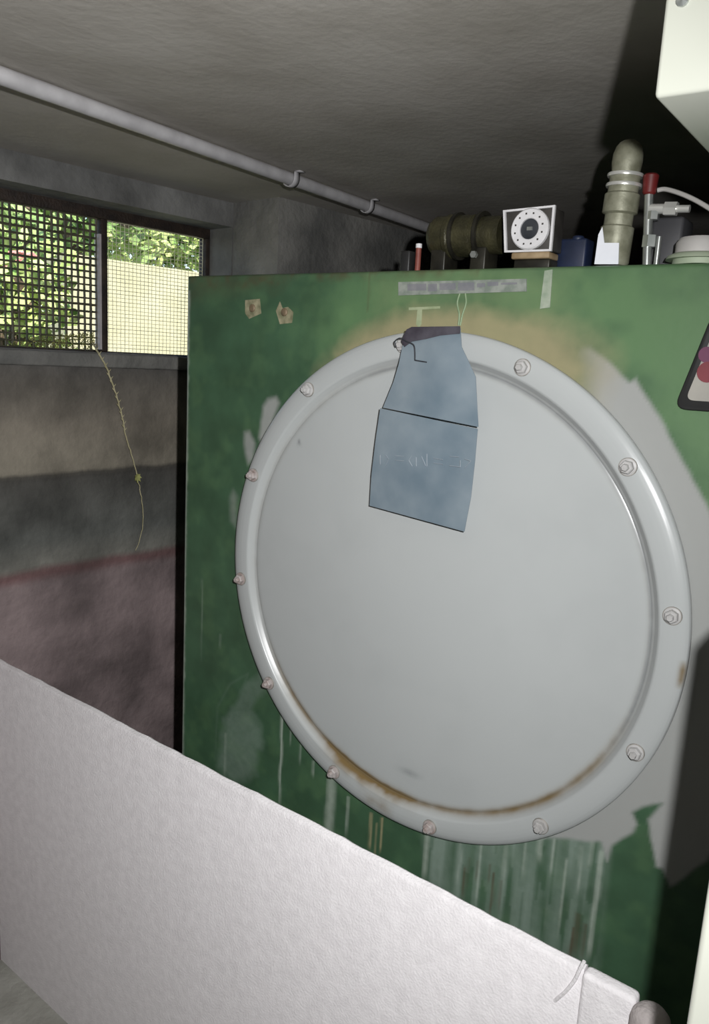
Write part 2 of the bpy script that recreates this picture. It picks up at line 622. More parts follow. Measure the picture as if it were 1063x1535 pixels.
def mesh_pane(x0, x1, z0, z1, y, pitch, r, jit, sx=1.0):
    bm = new_bm()
    n = int(round((x1 - x0) / (pitch * sx)))
    for k in range(n + 1):
        x = x0 + (x1 - x0) * k / n + random.uniform(-jit, jit)
        rr = r * random.uniform(0.8, 1.2)
        pts = [(x + random.uniform(-jit, jit) * .5, y + (0.35 * r if (i + k) % 2 else -0.35 * r), z0 + (z1 - z0) * i / 10) for i in range(11)]
        tube(bm, pts, rr, 6)
    n = int(round((z1 - z0) / pitch))
    for k in range(n + 1):
        z = z0 + (z1 - z0) * k / n + random.uniform(-jit, jit)
        rr = r * random.uniform(0.8, 1.2)
        pts = [(x0 + (x1 - x0) * i / 10, y + (0.35 * r if (i + k) % 2 else -0.35 * r), z + random.uniform(-jit, jit) * .5) for i in range(11)]
        tube(bm, pts, rr, 6)
    return bm


to_obj('wire_mesh', mesh_pane(xl, xm - 0.012, wz0, wz1, YF + 0.002, 0.0152, 0.0026, 0.0006, 1.02), 'wire_dark', parent=win)
o = to_obj('wire_mesh', mesh_pane(xm + 0.010, xr, wz0, wz1, YF + 0.004, 0.0092, 0.0007, 0.0003, 1.2), 'wire_pale', parent=win)
o['label'] = 'fine pale wire mesh of the right pane'

# ------------------------------------------------------------------ low white wall in front
zb = EYE - 0.6785
bend = hit(964, 1476, BEAM.o + O * 0, Vector((math.sin(YB), -math.cos(YB), 0)))
xe = (BEAM.i @ bend).x
xs = -1.695
TH = 0.016
xcr = (BEAM.i @ hit(878, 1480, BEAM.o, Vector((math.sin(YB), -math.cos(YB), 0)))).x
bx = root('low_wall', BEAM, ((xs + xe) / 2, 0, 0), 'low white rough-rendered wall running diagonally across the lower left foreground', 'wall')
bm = new_bm()
# face with a slightly wavering top edge
nseg = 90
top = []
for k in range(nseg + 1):
    x = xs + (xcr - xs) * k / nseg
    top.append((x, zb + 0.002 * (vnoise(np.array([x]), np.array([0.3]), 9, 3)[0] - 0.5) + 0.0025 * (vnoise(np.array([x]), np.array([0.7]), 40, 5)[0] - 0.5)))
prev = None
for x, z in top:
    ring = [bm.verts.new((x, -TH, 0.0)), bm.verts.new((x, -TH, z - 0.008)), bm.verts.new((x, -TH * 0.75, z - 0.002)),
            bm.verts.new((x, -TH * 0.3, z)), bm.verts.new((x, 0, z - 0.003)), bm.verts.new((x, 0, 0.0))]
    if prev:
        for i in range(5):
            bm.faces.new((prev[i], ring[i], ring[i + 1], prev[i + 1]))
    else:
        bm.faces.new(ring)
    prev = ring
bm.faces.new(prev[::-1])
to_obj('wall_face', bm, 'white_render', parent=bx, smooth=True)
bm = new_bm()
box(bm, (xcr, -TH - 0.005, 0.0), (xe, 0, zb + 0.0005))
o = to_obj('wall_end', bm, 'white_render', parent=bx, bevel=0.006, bseg=3)
# crooked ridge of plaster near the end
bm = new_bm()
nB = Vector((math.sin(YB), -math.cos(YB), 0))
P = lambda px, py, w: BEAM.i @ hit(px, py, BEAM.o + nB * (TH + w), nB)
tube(bm, smooth_path([P(876, 1441, .001), P(870, 1452, .002), P(861, 1470, .0025), P(848, 1486, .002), P(832, 1500, .0)]), 0.0022, 8)
o = to_obj('plaster_ridge', bm, 'white_render', parent=bx, smooth=True)
# rounded stub beside the wall end
p0 = at(985, 1560, 0.83); p1 = at(978, 1512, 0.86)
bm = new_bm()
lathe(bm, [(0.0215, -1.2), (0.0215, 0), (0.020, 0.008), (0.015, 0.0145), (0.008, 0.017), (0, 0.0175)], (p1.x, p1.y, p1.z - 0.0175), (0, 0, 1), 28)
for v in bm.verts:
    v.co.z = max(v.co.z, 0.0)
to_obj('post', bm, 'grey_render', WORLD, (p1.x, p1.y, 0), smooth=True)
tag(bpy.data.objects['post'], 'short greyish-pink round-topped post beside the right end of the low white wall', 'post')

# ------------------------------------------------------------------ green cabinet
WF = -0.017                                       # face of the cabinet lies behind the cover's rim
UL, UR = cab(277.5, 620, WF)[0], 0.56
DEPTH = 0.62
cabinet = root('green_cabinet', CAB, (0.02, 0.3, 0), 'tall green-painted steel cabinet with a round grey bolted cover', 'cabinet')
bm = new_bm()
box(bm, (UL, -WF + 0.006, 0), (UR, DEPTH, ZT))
to_obj('body', bm, 'green_side', parent=cabinet, bevel=0.003)


def pc(pts, w=WF):
    return [cab(x, y, w) for x, y in pts]


vlo, vhi = -0.62, ZT - CC.z
us = np.concatenate([[UL, UL + .001, UL + .003], np.arange(UL + .006, UR - .006, 0.0034), [UR - .006, UR - .003, UR - .001, UR]])
vs = np.concatenate([[-CC.z + 0.0, -0.9], np.arange(vlo, vhi - .006, 0.0034), [vhi - .005, vhi - .003, vhi - .001, vhi]])


def face_w(U, V):
    e = np.minimum(np.minimum(U - UL, UR - U), vhi - V)
    t = np.clip(1 - e / 0.006, 0, 1)
    dent = 0.0008 * (vnoise(U, V, 5, 11) - 0.5)
    return WF - 0.008 * (1 - np.sqrt(np.clip(1 - t * t, 0, 1))) + dent


me, co, quads, U, V = grid_mesh('front_panel', us, vs, face_w)
R_ = np.hypot(U, V)
N1 = fnoise(U, V, 28, 21) - 0.5
N2 = fnoise(U, V, 70, 31) - 0.5
# grey overspray round the right of the cover
g_poly = pc([(840, 520), (885, 520), (915, 545), (932, 562), (944, 572), (953, 566), (985, 618), (1012, 668), (1036, 712), (1064, 768), (1120, 850),
             (1120, 1150), (1060, 1290), (1005, 1330), (994, 1302), (984, 1300), (980, 1280), (974, 1255), (972, 1228), (984, 1215), (995, 1204), (980, 1205),
             (962, 1210), (948, 1218), (956, 1236), (950, 1248), (932, 1258), (917, 1268), (910, 1290), (900, 1262), (880, 1262), (858, 1258),
             (800, 1255), (860, 1160), (960, 900), (850, 600)])
grey = soft(sdf(U, V, g_poly) + 0.004 * N1, 0.006)
grey = grey * np.clip((U - cab(872, 520, WF)[0] + 0.012 * N1) / 0.035, 0, 1) ** 0.7 + grey * (V < 0)* (U < cab(900, 520, WF)[0])
for poly, a, sw in (([(388, 656), (395, 610), (402, 598), (414, 596), (419, 604), (409, 630), (420, 640), (400, 680)], 0.85, 0.010),
                    ([(366, 662), (366, 648), (374, 646), (382, 664), (380, 690), (372, 696), (368, 680)], 0.75, 0.010),
                    ([(345, 745), (350, 735), (356, 745), (354, 790), (346, 780)], 0.35, 0.012)):
    grey = np.maximum(grey, a * soft(sdf(U, V, pc(poly)) + 0.004 * N1, sw))
# thin grey haze at the lower left, and the washed-down band under the cover
haze = 0.42 * soft(sdf(U, V, pc([(335, 1080), (352, 1060), (378, 1065), (392, 1110), (384, 1160), (350, 1175), (328, 1150), (330, 1110)])) + 0.03 * N1, 0.02)
haze = np.maximum(haze, 0.30 * soft(sdf(U, V, pc([(366, 1035), (392, 1010), (400, 1035), (372, 1070), (352, 1085), (345, 1060)])) + 0.03 * N1, 0.015))
haze = np.maximum(haze, 0.18 * soft(np.abs(sdf(U, V, pc([(322, 1140), (326, 1060), (345, 1025), (372, 1010)]))) - .001, 0.006))
band = soft(sdf(U, V, pc([(632, 1200), (900, 1200), (912, 1275), (905, 1330), (893, 1460), (650, 1460)])), 0.02)
cols = vnoise(U, V * 0.10, 95, 41)
cols2 = vnoise(U, V * 0.05, 170, 47)
haze = np.maximum(haze, band * np.clip(0.42 + 0.75 * (cols - 0.35) * (0.5 + cols2) - 0.2 * (cols2 > .62), 0.1, 0.8))


def streak(x0, y0, y1, wpx, a, fade=0.35):
    """a run of paint straight down the face from pixel (x0, y0) to y1"""
    ua, va = cab(x0, y0, WF); ub, vb = cab(x0, y1, WF)
    wd_ = abs(cab(x0 + wpx, y0, WF)[0] - ua)
    wob = 0.002 * (vnoise(V, V * 0 + x0 * 0.37, 25, int(x0)) - 0.5)
    m = np.clip(1.2 - np.abs(U - ua - wob) / (wd_ * 0.5) * 1.0, 0, 1) ** 0.7
    t = (va - V) / (va - vb)
    return a * m * np.clip(t * 30 + 1, 0, 1) * np.clip((1 - t) / fade, 0, 1)


pale = np.zeros_like(U)
for s_args in ((424, 1065, 1225, 4, .75), (451, 1112, 1150, 3, .4), (470, 1140, 1168, 3, .55), (497, 1165, 1290, 15, .6, .1), (522, 1195, 1260, 5, .45),
               (640, 1252, 1330, 8, .55), (692, 1262, 1340, 3, .45), (722, 1265, 1370, 3, .5), (760, 1266, 1340, 5, .4), (790, 1258, 1330, 4, .5), (812, 1250, 1300, 10, .5),
               (832, 1258, 1320, 3, .5), (850, 1290, 1420, 4, .45), (873, 1270, 1350, 4, .5), (888, 1262, 1310, 5, .45), (902, 1278, 1450, 9, .6, .1), (825, 1330, 1420, 3, .4),
               (436, 1090, 1120, 3, .35), (338, 1100, 1180, 3, .25), (330, 950, 975, 4, .15), (303, 870, 1000, 2, .2)):
    pale = np.maximum(pale, streak(*s_args))
yel = np.zeros_like(U)
for s_args in ((557, 1220, 1278, 4, .8, .2), (573, 1226, 1282, 4, .85, .2), (565, 1235, 1300, 3, .5)):
    yel = np.maximum(yel, streak(*s_args))
# yellow-brown primer above the cover
y_poly = pc([(505, 530), (520, 512), (545, 494), (575, 480), (602, 470), (622, 463), (650, 462), (690, 458), (722, 463), (752, 472), (790, 478), (815, 482),
             (838, 492), (862, 506), (885, 525), (897, 540), (900, 560), (850, 640), (700, 620), (500, 600)])
prim = 0.82 * soft(sdf(U, V, y_poly) + 0.018 * N1, 0.030 + 0.05 * np.clip((U - 0.13) / 0.1, 0, 1))
prim = np.maximum(prim, 0.35 * soft(sdf(U, V, pc([(470, 560), (500, 530), (520, 515), (520, 540), (480, 580)])) + 0.02 * N1, 0.03))
prim = np.maximum(prim, 0.10 * soft(sdf(U, V, pc([(560, 410), (840, 405), (870, 480), (560, 470)])) + 0.05 * N1, 0.05))
prim = np.maximum(prim, yel)
brown = np.zeros_like(U)
for s_args in ((697, 1300, 1355, 5, .6), (703, 1285, 1345, 3, .5), (741, 1310, 1385, 4, .75), (716, 1290, 1325, 3, .4), (735, 1295, 1330, 3, .4), (752, 1320, 1375, 5, .35),
               (860, 1390, 1450, 7, .7), (878, 1385, 1450, 6, .5), (868, 1370, 1450, 12, .45), (555, 402, 470, 3, .45, .1), (548, 400, 450, 2, .3, .1)):
    brown = np.maximum(brown, streak(*s_args))
# rusty dirt creeping along the top edge and corner
brown = np.maximum(brown, 0.55 * soft(vhi - V - 0.010 - 0.016 * N1 - 0.01 * (U < -0.3), 0.012) * (U < 0.05) * np.clip(0.5 + N2 * 2, 0, 1))
brown = np.maximum(brown, 0.30 * soft(sdf(U, V, pc([(283, 415), (440, 405), (430, 425), (330, 445), (286, 450)])) + 0.03 * N1, 0.03))
# lit rim of the left corner, its highlight painted as pale colour
edge = 0.75 * soft(U - UL - 0.0075 - 0.004 * N2, 0.005) * (V < 0.44)
pale = np.maximum(pale, edge)
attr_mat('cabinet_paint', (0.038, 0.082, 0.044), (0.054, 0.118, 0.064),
         [('paler_green', (0.106, 0.197, 0.090), .35), ('haze', (0.23, 0.295, 0.25), .4), ('grey', (0.335, 0.342, 0.33), .3), ('prim', (0.325, 0.285, 0.165), .35),
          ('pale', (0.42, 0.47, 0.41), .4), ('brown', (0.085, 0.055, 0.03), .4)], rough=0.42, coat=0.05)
paler_green = soft(sdf(U, V, pc([(560, 380), (1200, 380), (1200, 900), (1063, 800), (900, 560), (840, 500), (620, 480), (520, 520), (470, 500), (510, 420)])) + 0.10 * N1, 0.12)  # paler green towards the upper right of the panel
paler_green = np.maximum(paler_green, 0.25 * np.clip(N1 * 4, 0, 1))
fill_mesh(me, co, quads, dict(paler_green=paler_green, prim=prim, haze=haze, grey=grey, pale=pale, brown=brown), cabinet['_b'])
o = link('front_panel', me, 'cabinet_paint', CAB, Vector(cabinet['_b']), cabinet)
o['label'] = 'green front panel patched with grey and tan paint and drips'

# round cover: rim and dished plate as polar grids
RO = 0.38


def polar(name, rs, hs, nt_, attrf):
    th = np.linspace(0, 2 * np.pi, nt_, endpoint=False)
    Rr, Th = np.meshgrid(rs, th, indexing='ij')
    Hh = np.repeat(np.array(hs)[:, None], nt_, 1)
    Uu, Vv = Rr * np.cos(Th), Rr * np.sin(Th)
    co = np.stack([Uu.ravel(), -Hh.ravel(), Vv.ravel() + CC.z], 1)
    idx = np.arange(Rr.size).reshape(Rr.shape)
    nx = np.roll(idx, -1, 1)
    q = np.stack([idx[:-1], idx[1:], nx[1:], nx[:-1]], -1).reshape(-1, 4)
    me = bpy.data.meshes.new(name)
    fill_mesh(me, co, q, attrf(Uu.ravel(), Vv.ravel(), Rr.ravel(), Th.ravel()), cabinet['_b'])
    return me


def arc_w(th, a, b, s=0.2):
    """1 between the angles a and b in degrees, soft ends"""
    t = np.degrees(th) % 360
    mid, half = (a + b) / 2, (b - a) / 2
    d = np.abs((t - mid + 180) % 360 - 180)
    return np.clip((half - d) / (half * s) , 0, 1)


def cover_attr(Uu, Vv, Rr, Th):
    n1 = fnoise(Uu, Vv, 40, 61); n2 = fnoise(Uu, Vv, 14, 71)
    g = np.exp(-((Rr - 0.3335) / 0.0055) ** 2)
    g2 = np.exp(-((Rr - 0.338) / 0.011) ** 2)
    rust = g * (0.75 * arc_w(Th, 205, 345, .3) + 0.12) * (0.55 + 0.8 * n1)
    rust += g2 * 0.75 * arc_w(Th, 238, 275, .5) * np.clip(n1 * 2.4 - .55, 0, 1.2)
    rust += 0.5 * np.exp(-((Rr - 0.362) / 0.012) ** 2) * arc_w(Th, 256, 268, .6) * np.clip(n1 * 2 - .3, 0, 1)
    rust += 0.8 * np.exp(-((Rr - 0.377) / 0.004) ** 2) * arc_w(Th, 354, 360, .6)
    groove_shade = np.exp(-((Rr - 0.3335) / 0.0035) ** 2) * (0.5 * arc_w(Th, -30, 120, .2) + .15)  # shade of the groove's unlit inner slope, painted as a dark ring
    dirt_shade = 0.08 * np.clip(n2 * 2 - 1, 0, 1) * (Rr < .33)
    cu, cv = cab(612, 1160)
    dirt_shade = np.maximum(dirt_shade, 0.55 * np.exp(-(((Uu - cu) / .018) ** 2 + ((Vv - cv) / .006) ** 2)) * (0.4 + n1))
    cu, cv = cab(446, 664)
    dirt_shade = np.maximum(dirt_shade, 0.9 * np.exp(-(((Uu - cu) / .004) ** 2 + ((Vv - cv) / .004) ** 2)))
    dirt_shade = np.maximum(dirt_shade, groove_shade)
    return dict(rust=rust, dirt_shade=dirt_shade)


attr_mat('cover_paint', (0.406, 0.424, 0.422), (0.416, 0.434, 0.432), [('rust', (0.17, 0.115, 0.045), .35), ('dirt_shade', (0.15, 0.16, 0.165), .3)],
         rough=0.28, coat=0.0, scale=5, bump=0.012, spec=0.38)
prof = [(0.374, -0.0105), (0.3795, -0.0105), (0.3805, -0.0095), (0.3805, -0.0035), (0.3793, -0.0010), (0.3765, 0.0010), (0.372, 0.0028), (0.366, 0.0040), (0.359, 0.0046), (0.352, 0.0045),
        (0.3465, 0.0040), (0.3445, 0.0028), (0.3415, -0.0010), (0.3375, -0.0056), (0.3335, -0.0068)]
rs = []; hs = []
for (r0, h0), (r1, h1) in zip(prof, prof[1:]):
    for k in range(3):
        rs.append(r0 + (r1 - r0) * k / 3); hs.append(h0 + (h1 - h0) * k / 3)
rs.append(prof[-1][0]); hs.append(prof[-1][1])
link('cover_rim', polar('cover_rim', np.array(rs), np.array(hs), 360, cover_attr), 'cover_paint', CAB, Vector(cabinet['_b']), cabinet)
bm = new_bm()
lathe(bm, [(0.372, -0.018), (0.372, -0.010), (0.366, -0.010), (0.366, -0.018)], (0, 0, CC.z), (0, -1, 0), 96)
to_obj('gasket', bm, 'black', parent=cabinet, smooth=True)
rim = [o for o in cabinet.children if o.name.startswith('cover_rim')][0]
rs = np.concatenate([[0.3335, 0.3325, 0.331, 0.329, 0.326, 0.322, 0.317], np.linspace(0.31, 0.0002, 78)])
hs = np.array([-0.0068, -0.0064, -0.0060, -0.0056, -0.0052, -0.0049, -0.0046] + [-0.0043 + 0.006 * (1 - (r / 0.31) ** 2) for r in rs[7:]])
link('cover_plate', polar('cover_plate', rs, hs, 360, cover_attr), 'cover_paint', CAB, Vector(cabinet['_b']), cabinet)

# twelve bolts on the rim
PH = 1.71392
BANG = [PH + k * math.pi / 6 for k in range(12)]
rusty = {2, 3, 4, 5, 6}


def bolt_mesh(seed):
    b = new_bm()
    lathe(b, [(0, 0), (0.0115, 0), (0.0115, 0.002), (0.0105, 0.0026), (0.0, 0.0026)], (0, 0, 0), (0, -1, 0), 24)
    lathe(b, [(0.0085, 0.0026), (0.0085, 0.0085), (0.0072, 0.0098), (0.0048, 0.0098), (0.0046, 0.0145), (0.0038, 0.0155), (0, 0.0155)], (0, 0, 0), (0, -1, 0), 6, 0.3 * seed)
    return b


proto = None
for k, a in enumerate(BANG):
    b = bolt_mesh(k)
    c = Vector((0.3615 * math.cos(a), -0.0040, 0.3618 * math.sin(a) + CC.z))
    for v in b.verts:
        v.co += c
    for fc in b.faces:
        fc.material_index = 1 if fc.calc_center_median().y > c.y - 0.00255 else 0
    o = to_obj('bolt', b, 'rusty_bolt' if k in rusty else 'cover_bolt', parent=rim, smooth=True)
    o.data.materials.append(MATS['washer'])
    if k in rusty:
        o['label'] = 'rust-tinged bolt'

# labels, tape and screws on the front
def face_strip(name, quad, thick, m, label=None, parent=cabinet):
    b = new_bm()
    pts = [(u, -WF, v + CC.z) for u, v in pc(quad)]
    prism(b, pts, (0, -thick, 0))
    o = to_obj(name, b, m, parent=parent)
    if label:
        o['label'] = label
    return o


strip = face_strip('label_strip', [(598, 423), (790, 418), (790, 437), (598, 443)], 0.0016, 'tape', 'worn grey label strip')
b = new_bm()
for x0, x1, y0, y1 in ((612, 640, 426, 436), (643, 656, 426, 437), (660, 684, 425, 435), (688, 712, 424, 436), (716, 728, 425, 431), (732, 748, 423, 429), (752, 776, 424, 427)):
    prism(b, [(u, -WF - .0016, v + CC.z) for u, v in pc([(x0, y0), (x1, y0 - .6), (x1, y1 - .6), (x0, y1)])], (0, -0.0004, 0))
to_obj('worn_print', b, 'tape_mark', parent=strip)
face_strip('tape_strip', [(817, 406), (829, 404), (825, 461), (810, 463), (812, 445)], 0.0014, 'tape_pale', 'pale upright tape strip')
face_strip('chalk_mark', [(613, 461), (660, 459), (660, 462.5), (633, 464), (632, 486), (628, 492), (624, 486), (626, 464.5), (613, 465)], 0.0005, 'chalk', 'pale T-shaped paint mark')
b = new_bm()
u0, v0 = cab(694, 440, WF); u1, v1 = cab(693, 488, WF)
for dx in (-0.0045, 0.004):
    tube(b, smooth_path([(u0 + dx, -WF - .0006, v0 + CC.z), (u0 + dx * 1.6, -WF - .0008, v0 * .7 + v1 * .3 + CC.z), (u0 + dx * .6, -WF - .0008, v0 * .35 + v1 * .65 + CC.z), (u1 - 0.004 + dx * .3, -WF - .0008, v1 + CC.z)]), 0.0013, 6)
o = to_obj('paint_drip', b, 'drip', parent=cabinet, smooth=True)
o['label'] = 'pale run of paint'
for (px, py, poly) in ((379, 462, [(368, 450), (390, 448), (392, 470), (374, 478), (368, 470)]), (427, 468, [(414, 466), (420, 452), (424, 462), (432, 460), (440, 468), (438, 484), (420, 486)])):
    pt = face_strip('filler_patch', poly, 0.0008, 'filler')
    u, v = cab(px, py, WF)
    b = new_bm()
    lathe(b, [(0, 0.0008), (0.0065, 0.0008), (0.0065, 0.002), (0.005, 0.0034), (0, 0.0038)], (u, -WF, v + CC.z), (0, -1, 0), 16)
    to_obj('screw', b, 'screw', parent=pt, smooth=True)

# ------------------------------------------------------------------ blue-grey folded card hung over the cover's upper edge
wc = 0.0225
cb = L(643, 500, wc)
card = root('folded_card', CAB, (cb.x, cb.y, cb.z), 'blue-grey creased sheet hanging over the top of the round cover', 'sheet')
secs = [  # left px, right px, distance out from the face
    ((612, 493), (690, 491), 0.0185), ((603, 520), (692, 520), 0.024), ((598, 545), (702, 541), 0.0255), ((590, 572), (713, 565), 0.025),
    ((574, 611), (717, 640), 0.026)]
secs2 = [((570, 612), (716, 643), 0.0275), ((563, 660), (712, 690), 0.026), ((557, 710), (706, 745), 0.024), ((554, 758), (696, 797), 0.022)]


def sheet(secs, nx=14, bulge=0.003, thick=0.0011):
    b = new_bm()
    rows = []
    for k in range(len(secs) - 1):
        (l0, r0, w0), (l1, r1, w1) = secs[k], secs[k + 1]
        for s in range(5 if k < len(secs) - 2 else 6):
            t = s / 5
            rows.append(((l0[0] * (1 - t) + l1[0] * t, l0[1] * (1 - t) + l1[1] * t), (r0[0] * (1 - t) + r1[0] * t, r0[1] * (1 - t) + r1[1] * t), w0 * (1 - t) + w1 * t))
    F = []; B = []
    for l, r, w in rows:
        rf = []; rb = []
        for i in range(nx + 1):
            t = i / nx
            ww = w + bulge * math.sin(math.pi * t) + 0.0012 * math.sin(5 * t + l[1] * .02)
            p = L(l[0] * (1 - t) + r[0] * t, l[1] * (1 - t) + r[1] * t, ww)
            rf.append(b.verts.new(p)); rb.append(b.verts.new(p + Vector((0, thick, 0))))
        F.append(rf); B.append(rb)
    for j in range(len(F) - 1):
        for i in range(nx):
            b.faces.new((F[j][i], F[j][i + 1], F[j + 1][i + 1], F[j + 1][i]))
            b.faces.new((B[j][i], B[j + 1][i], B[j + 1][i + 1], B[j][i + 1]))
        b.faces.new((F[j][0], F[j + 1][0], B[j + 1][0], B[j][0]))
        b.faces.new((F[j][nx], B[j][nx], B[j + 1][nx], F[j + 1][nx]))
    for i in range(nx):
        b.faces.new((F[0][i], B[0][i], B[0][i + 1], F[0][i + 1]))
        b.faces.new((F[-1][i], F[-1][i + 1], B[-1][i + 1], B[-1][i]))
    return b


to_obj('upper_leaf', sheet(secs), 'card', parent=card, smooth=True)
lower = to_obj('lower_leaf', sheet(secs2), 'card', parent=card, smooth=True)
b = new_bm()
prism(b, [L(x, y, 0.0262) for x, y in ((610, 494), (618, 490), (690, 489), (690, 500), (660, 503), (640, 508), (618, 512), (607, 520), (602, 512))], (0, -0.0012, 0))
o = to_obj('dark_tape', b, 'card_tape', parent=card)
o['label'] = 'dark tape along the top edge'
# faint raised strokes of the worn print on the lower leaf
b = new_bm()
for seg in (((570, 682), (570, 696)), ((578, 682), (583, 688)), ((583, 688), (578, 698)), ((592, 683), (606, 684)), ((592, 690), (606, 691)), ((618, 682), (613, 690)), ((613, 690), (618, 699)),
            ((624, 685), (624, 699)), ((632, 684), (638, 698)), ((640, 680), (640, 699)), ((650, 687), (664, 689)), ((650, 694), (664, 696)),
            ((674, 684), (688, 685)), ((674, 698), (690, 700)), ((690, 690), (690, 700)), ((697, 688), (706, 691)), ((706, 691), (697, 701))):
    tube(b, [L(seg[0][0], seg[0][1], 0.0283), L(seg[1][0], seg[1][1], 0.0283)], 0.0006, 5)
to_obj('faint_print', b, 'card_mark', parent=lower)
# small wire clip at its upper left corner
b = new_bm()
tube(b, smooth_path([L(594, 520, .028), L(592, 512, .029), L(600, 507, .030), L(610, 512, .030), L(620, 517, .029), L(622, 528, .029), L(622, 540, .029)]), 0.0009, 8)
tube(b, [L(622, 540, .0288), L(640, 543, .0288)], 0.0009, 8)
o = to_obj('wire_clip', b, 'gauge_dark', WORLD.__class__((CC.x, CC.y, 0), YC), tuple(L(600, 515, .029)))
tag(o, 'small bent dark wire clip at the upper left corner of the blue-grey sheet', 'clip')

# triangular sign at the right edge
sg = L(1060, 560, WF)
sign = root('warning_sign', CAB, tuple(sg), 'triangular sign with black rim stuck on the green cabinet at the right edge', 'sign')


def rtri(pts, r, n=6):
    out = []
    m = len(pts)
    for i in range(m):
        p, a, c = Vector(pts[i]), Vector(pts[i - 1]), Vector(pts[(i + 1) % m])
        d1, d2 = (a - p).normalized(), (c - p).normalized()
        s, e = p + d1 * r, p + d2 * r
        for k in range(n + 1):
            t = k / n
            out.append(s * (1 - t) ** 2 + p * 2 * t * (1 - t) + e * t * t)
    return out


T = [cab(1012, 613, WF), cab(1072, 466, WF), cab(1140, 622, WF)]
cx_, cy_ = sum(t[0] for t in T) / 3, sum(t[1] for t in T) / 3
sh = lambda k: [(cx_ + (t[0] - cx_) * k, cy_ + (t[1] - cy_) * k) for t in T]
b = new_bm(); prism(b, [(p.x, -WF - .0015, p.y + CC.z) for p in rtri(sh(1.0), 0.016)], (0, -0.006, 0))
to_obj('rim', b, 'black', parent=sign, bevel=0.0015)
b = new_bm(); prism(b, [(p.x, -WF - .005, p.y + CC.z) for p in rtri(sh(0.70), 0.010)], (0, -0.003, 0))
to_obj('sign_face', b, 'sign_white', parent=sign)
b = new_bm()
u, v = cab(1064, 558, WF)
lathe(b, [(0, 0.008), (0.012, 0.008), (0.012, 0.0092), (0, 0.0092)], (u, -WF, v + CC.z), (0, -1, 0), 24)
to_obj('red_disc', b, 'sign_red', parent=sign)
b = new_bm()
u, v = cab(1062, 532, WF)
lathe(b, [(0, 0.008), (0.009, 0.008), (0.009, 0.0088), (0, 0.0088)], (u, -WF, v + CC.z), (0, -1, 0), 24)
to_obj('magenta_spot', b, 'sign_magenta', parent=sign)

# ------------------------------------------------------------------ things on top of the cabinet
def topbase(px, w):
    p = L(px, 390, w)
    return (p.x, p.y, ZT)


# olive cylinder valve body
wv = -0.075
rt = root('valve_actuator', CAB, topbase(700, wv), 'dark olive ribbed cylinder lying on the cabinet beside the square gauge', 'valve')
a, c = L(648, 356, wv), L(757, 352, wv)
ax = c - a
b = new_bm()
rr = 0.029
lathe(b, [(0, 0), (0.017, 0), (0.024, 0.004), (rr, 0.012), (rr, 0.030), (rr + .002, 0.032), (rr + .002, 0.038), (rr, 0.040), (rr, 0.072), (rr - .003, 0.074), (rr - .003, ax.length), (0, ax.length)], a, ax, 32)
to_obj('cylinder', b, 'olive_metal', parent=rt, smooth=True)
b = new_bm()
for t in (0.043, 0.082):
    lathe(b, [(rr - .002, t), (rr + .004, t), (rr + .004, t + .005), (rr - .002, t + .005)], a, ax, 32)
to_obj('ring_band', b, 'dark_metal', parent=rt, smooth=True)
b = new_bm()
for t in (0.2, 0.75):
    p = a + ax * t
    box(b, (p.x - .012, p.y - .02, ZT), (p.x + .012, p.y + .02, p.z - .018))
to_obj('foot', b, 'dark_metal', parent=rt, bevel=0.002)
b = new_bm(); p = L(712, 382, wv + .03)
cyl(b, (p.x, p.y, p.z), (p.x, p.y - .006, p.z), 0.005, seg=6)
to_obj('bolt_head', b, 'steel', parent=rt)

# square gauge
wg = -0.035
rt = root('pressure_gauge', CAB, topbase(795, wg), 'square white-framed gauge with a white ring on top of the cabinet', 'gauge')
gq = [L(756, 316, wg), L(834, 308, wg), L(828, 377, wg), L(758, 379, wg)]
gc = (gq[0] + gq[1] + gq[2] + gq[3]) / 4
b = new_bm()
prism(b, [gc + (p - gc) * 0.95 for p in gq], (0, 0.035, 0))
to_obj('housing', b, 'gauge_corner', parent=rt, bevel=0.002)
b = new_bm()
inn = [gc + (p - gc) * 0.91 for p in gq]
for i in range(4):
    j = (i + 1) % 4
    prism(b, [gq[i], gq[j], inn[j], inn[i]], (0, -0.004, 0))
to_obj('bezel', b, 'white_plastic', parent=rt)
b = new_bm()
gc2 = L(796, 344, wg + .002)
lathe(b, [(0.0130, 0), (0.0130, 0.006), (0.0140, 0.007), (0.0245, 0.007), (0.0262, 0.005), (0.0262, 0)], gc2, (0, -1, 0), 40)
to_obj('dial_ring', b, 'white_plastic', parent=rt, smooth=True)
b = new_bm()
for k in range(12):
    t = k * math.pi / 6 + .26
    p = gc2 + Vector((0.0195 * math.cos(t), -.0072, 0.0195 * math.sin(t)))
    box(b, (p.x - .0011, p.y - .0004, p.z - .0011), (p.x + .0011, p.y, p.z + .0011))
to_obj('dial_marks', b, 'gauge_corner', parent=rt)
b = new_bm()
lathe(b, [(0, 0.004), (0.006, 0.0045), (0.0132, 0.003), (0.0132, 0)], gc2, (0, -1, 0), 32)
to_obj('dial_centre', b, 'gauge_dark', parent=rt, smooth=True)
b = new_bm()
box(b, (gc2.x - .003, gc2.y - .0065, gc2.z - .002), (gc2.x + .004, gc2.y - .004, gc2.z + .0025))
to_obj('dial_pointer', b, 'steel', parent=rt)
b = new_bm()
pl_, pr_ = L(770, 384, wg), L(824, 384, wg)
box(b, (pl_.x, pl_.y + .002, ZT), (pr_.x, pl_.y + .03, pl_.z - 0.004))
to_obj('stand', b, 'dark_metal', parent=rt, bevel=0.002)
b = new_bm()
box(b, (pl_.x - .003, pl_.y - .002, pl_.z - 0.004), (pr_.x, pl_.y + .03, pl_.z + 0.0045))
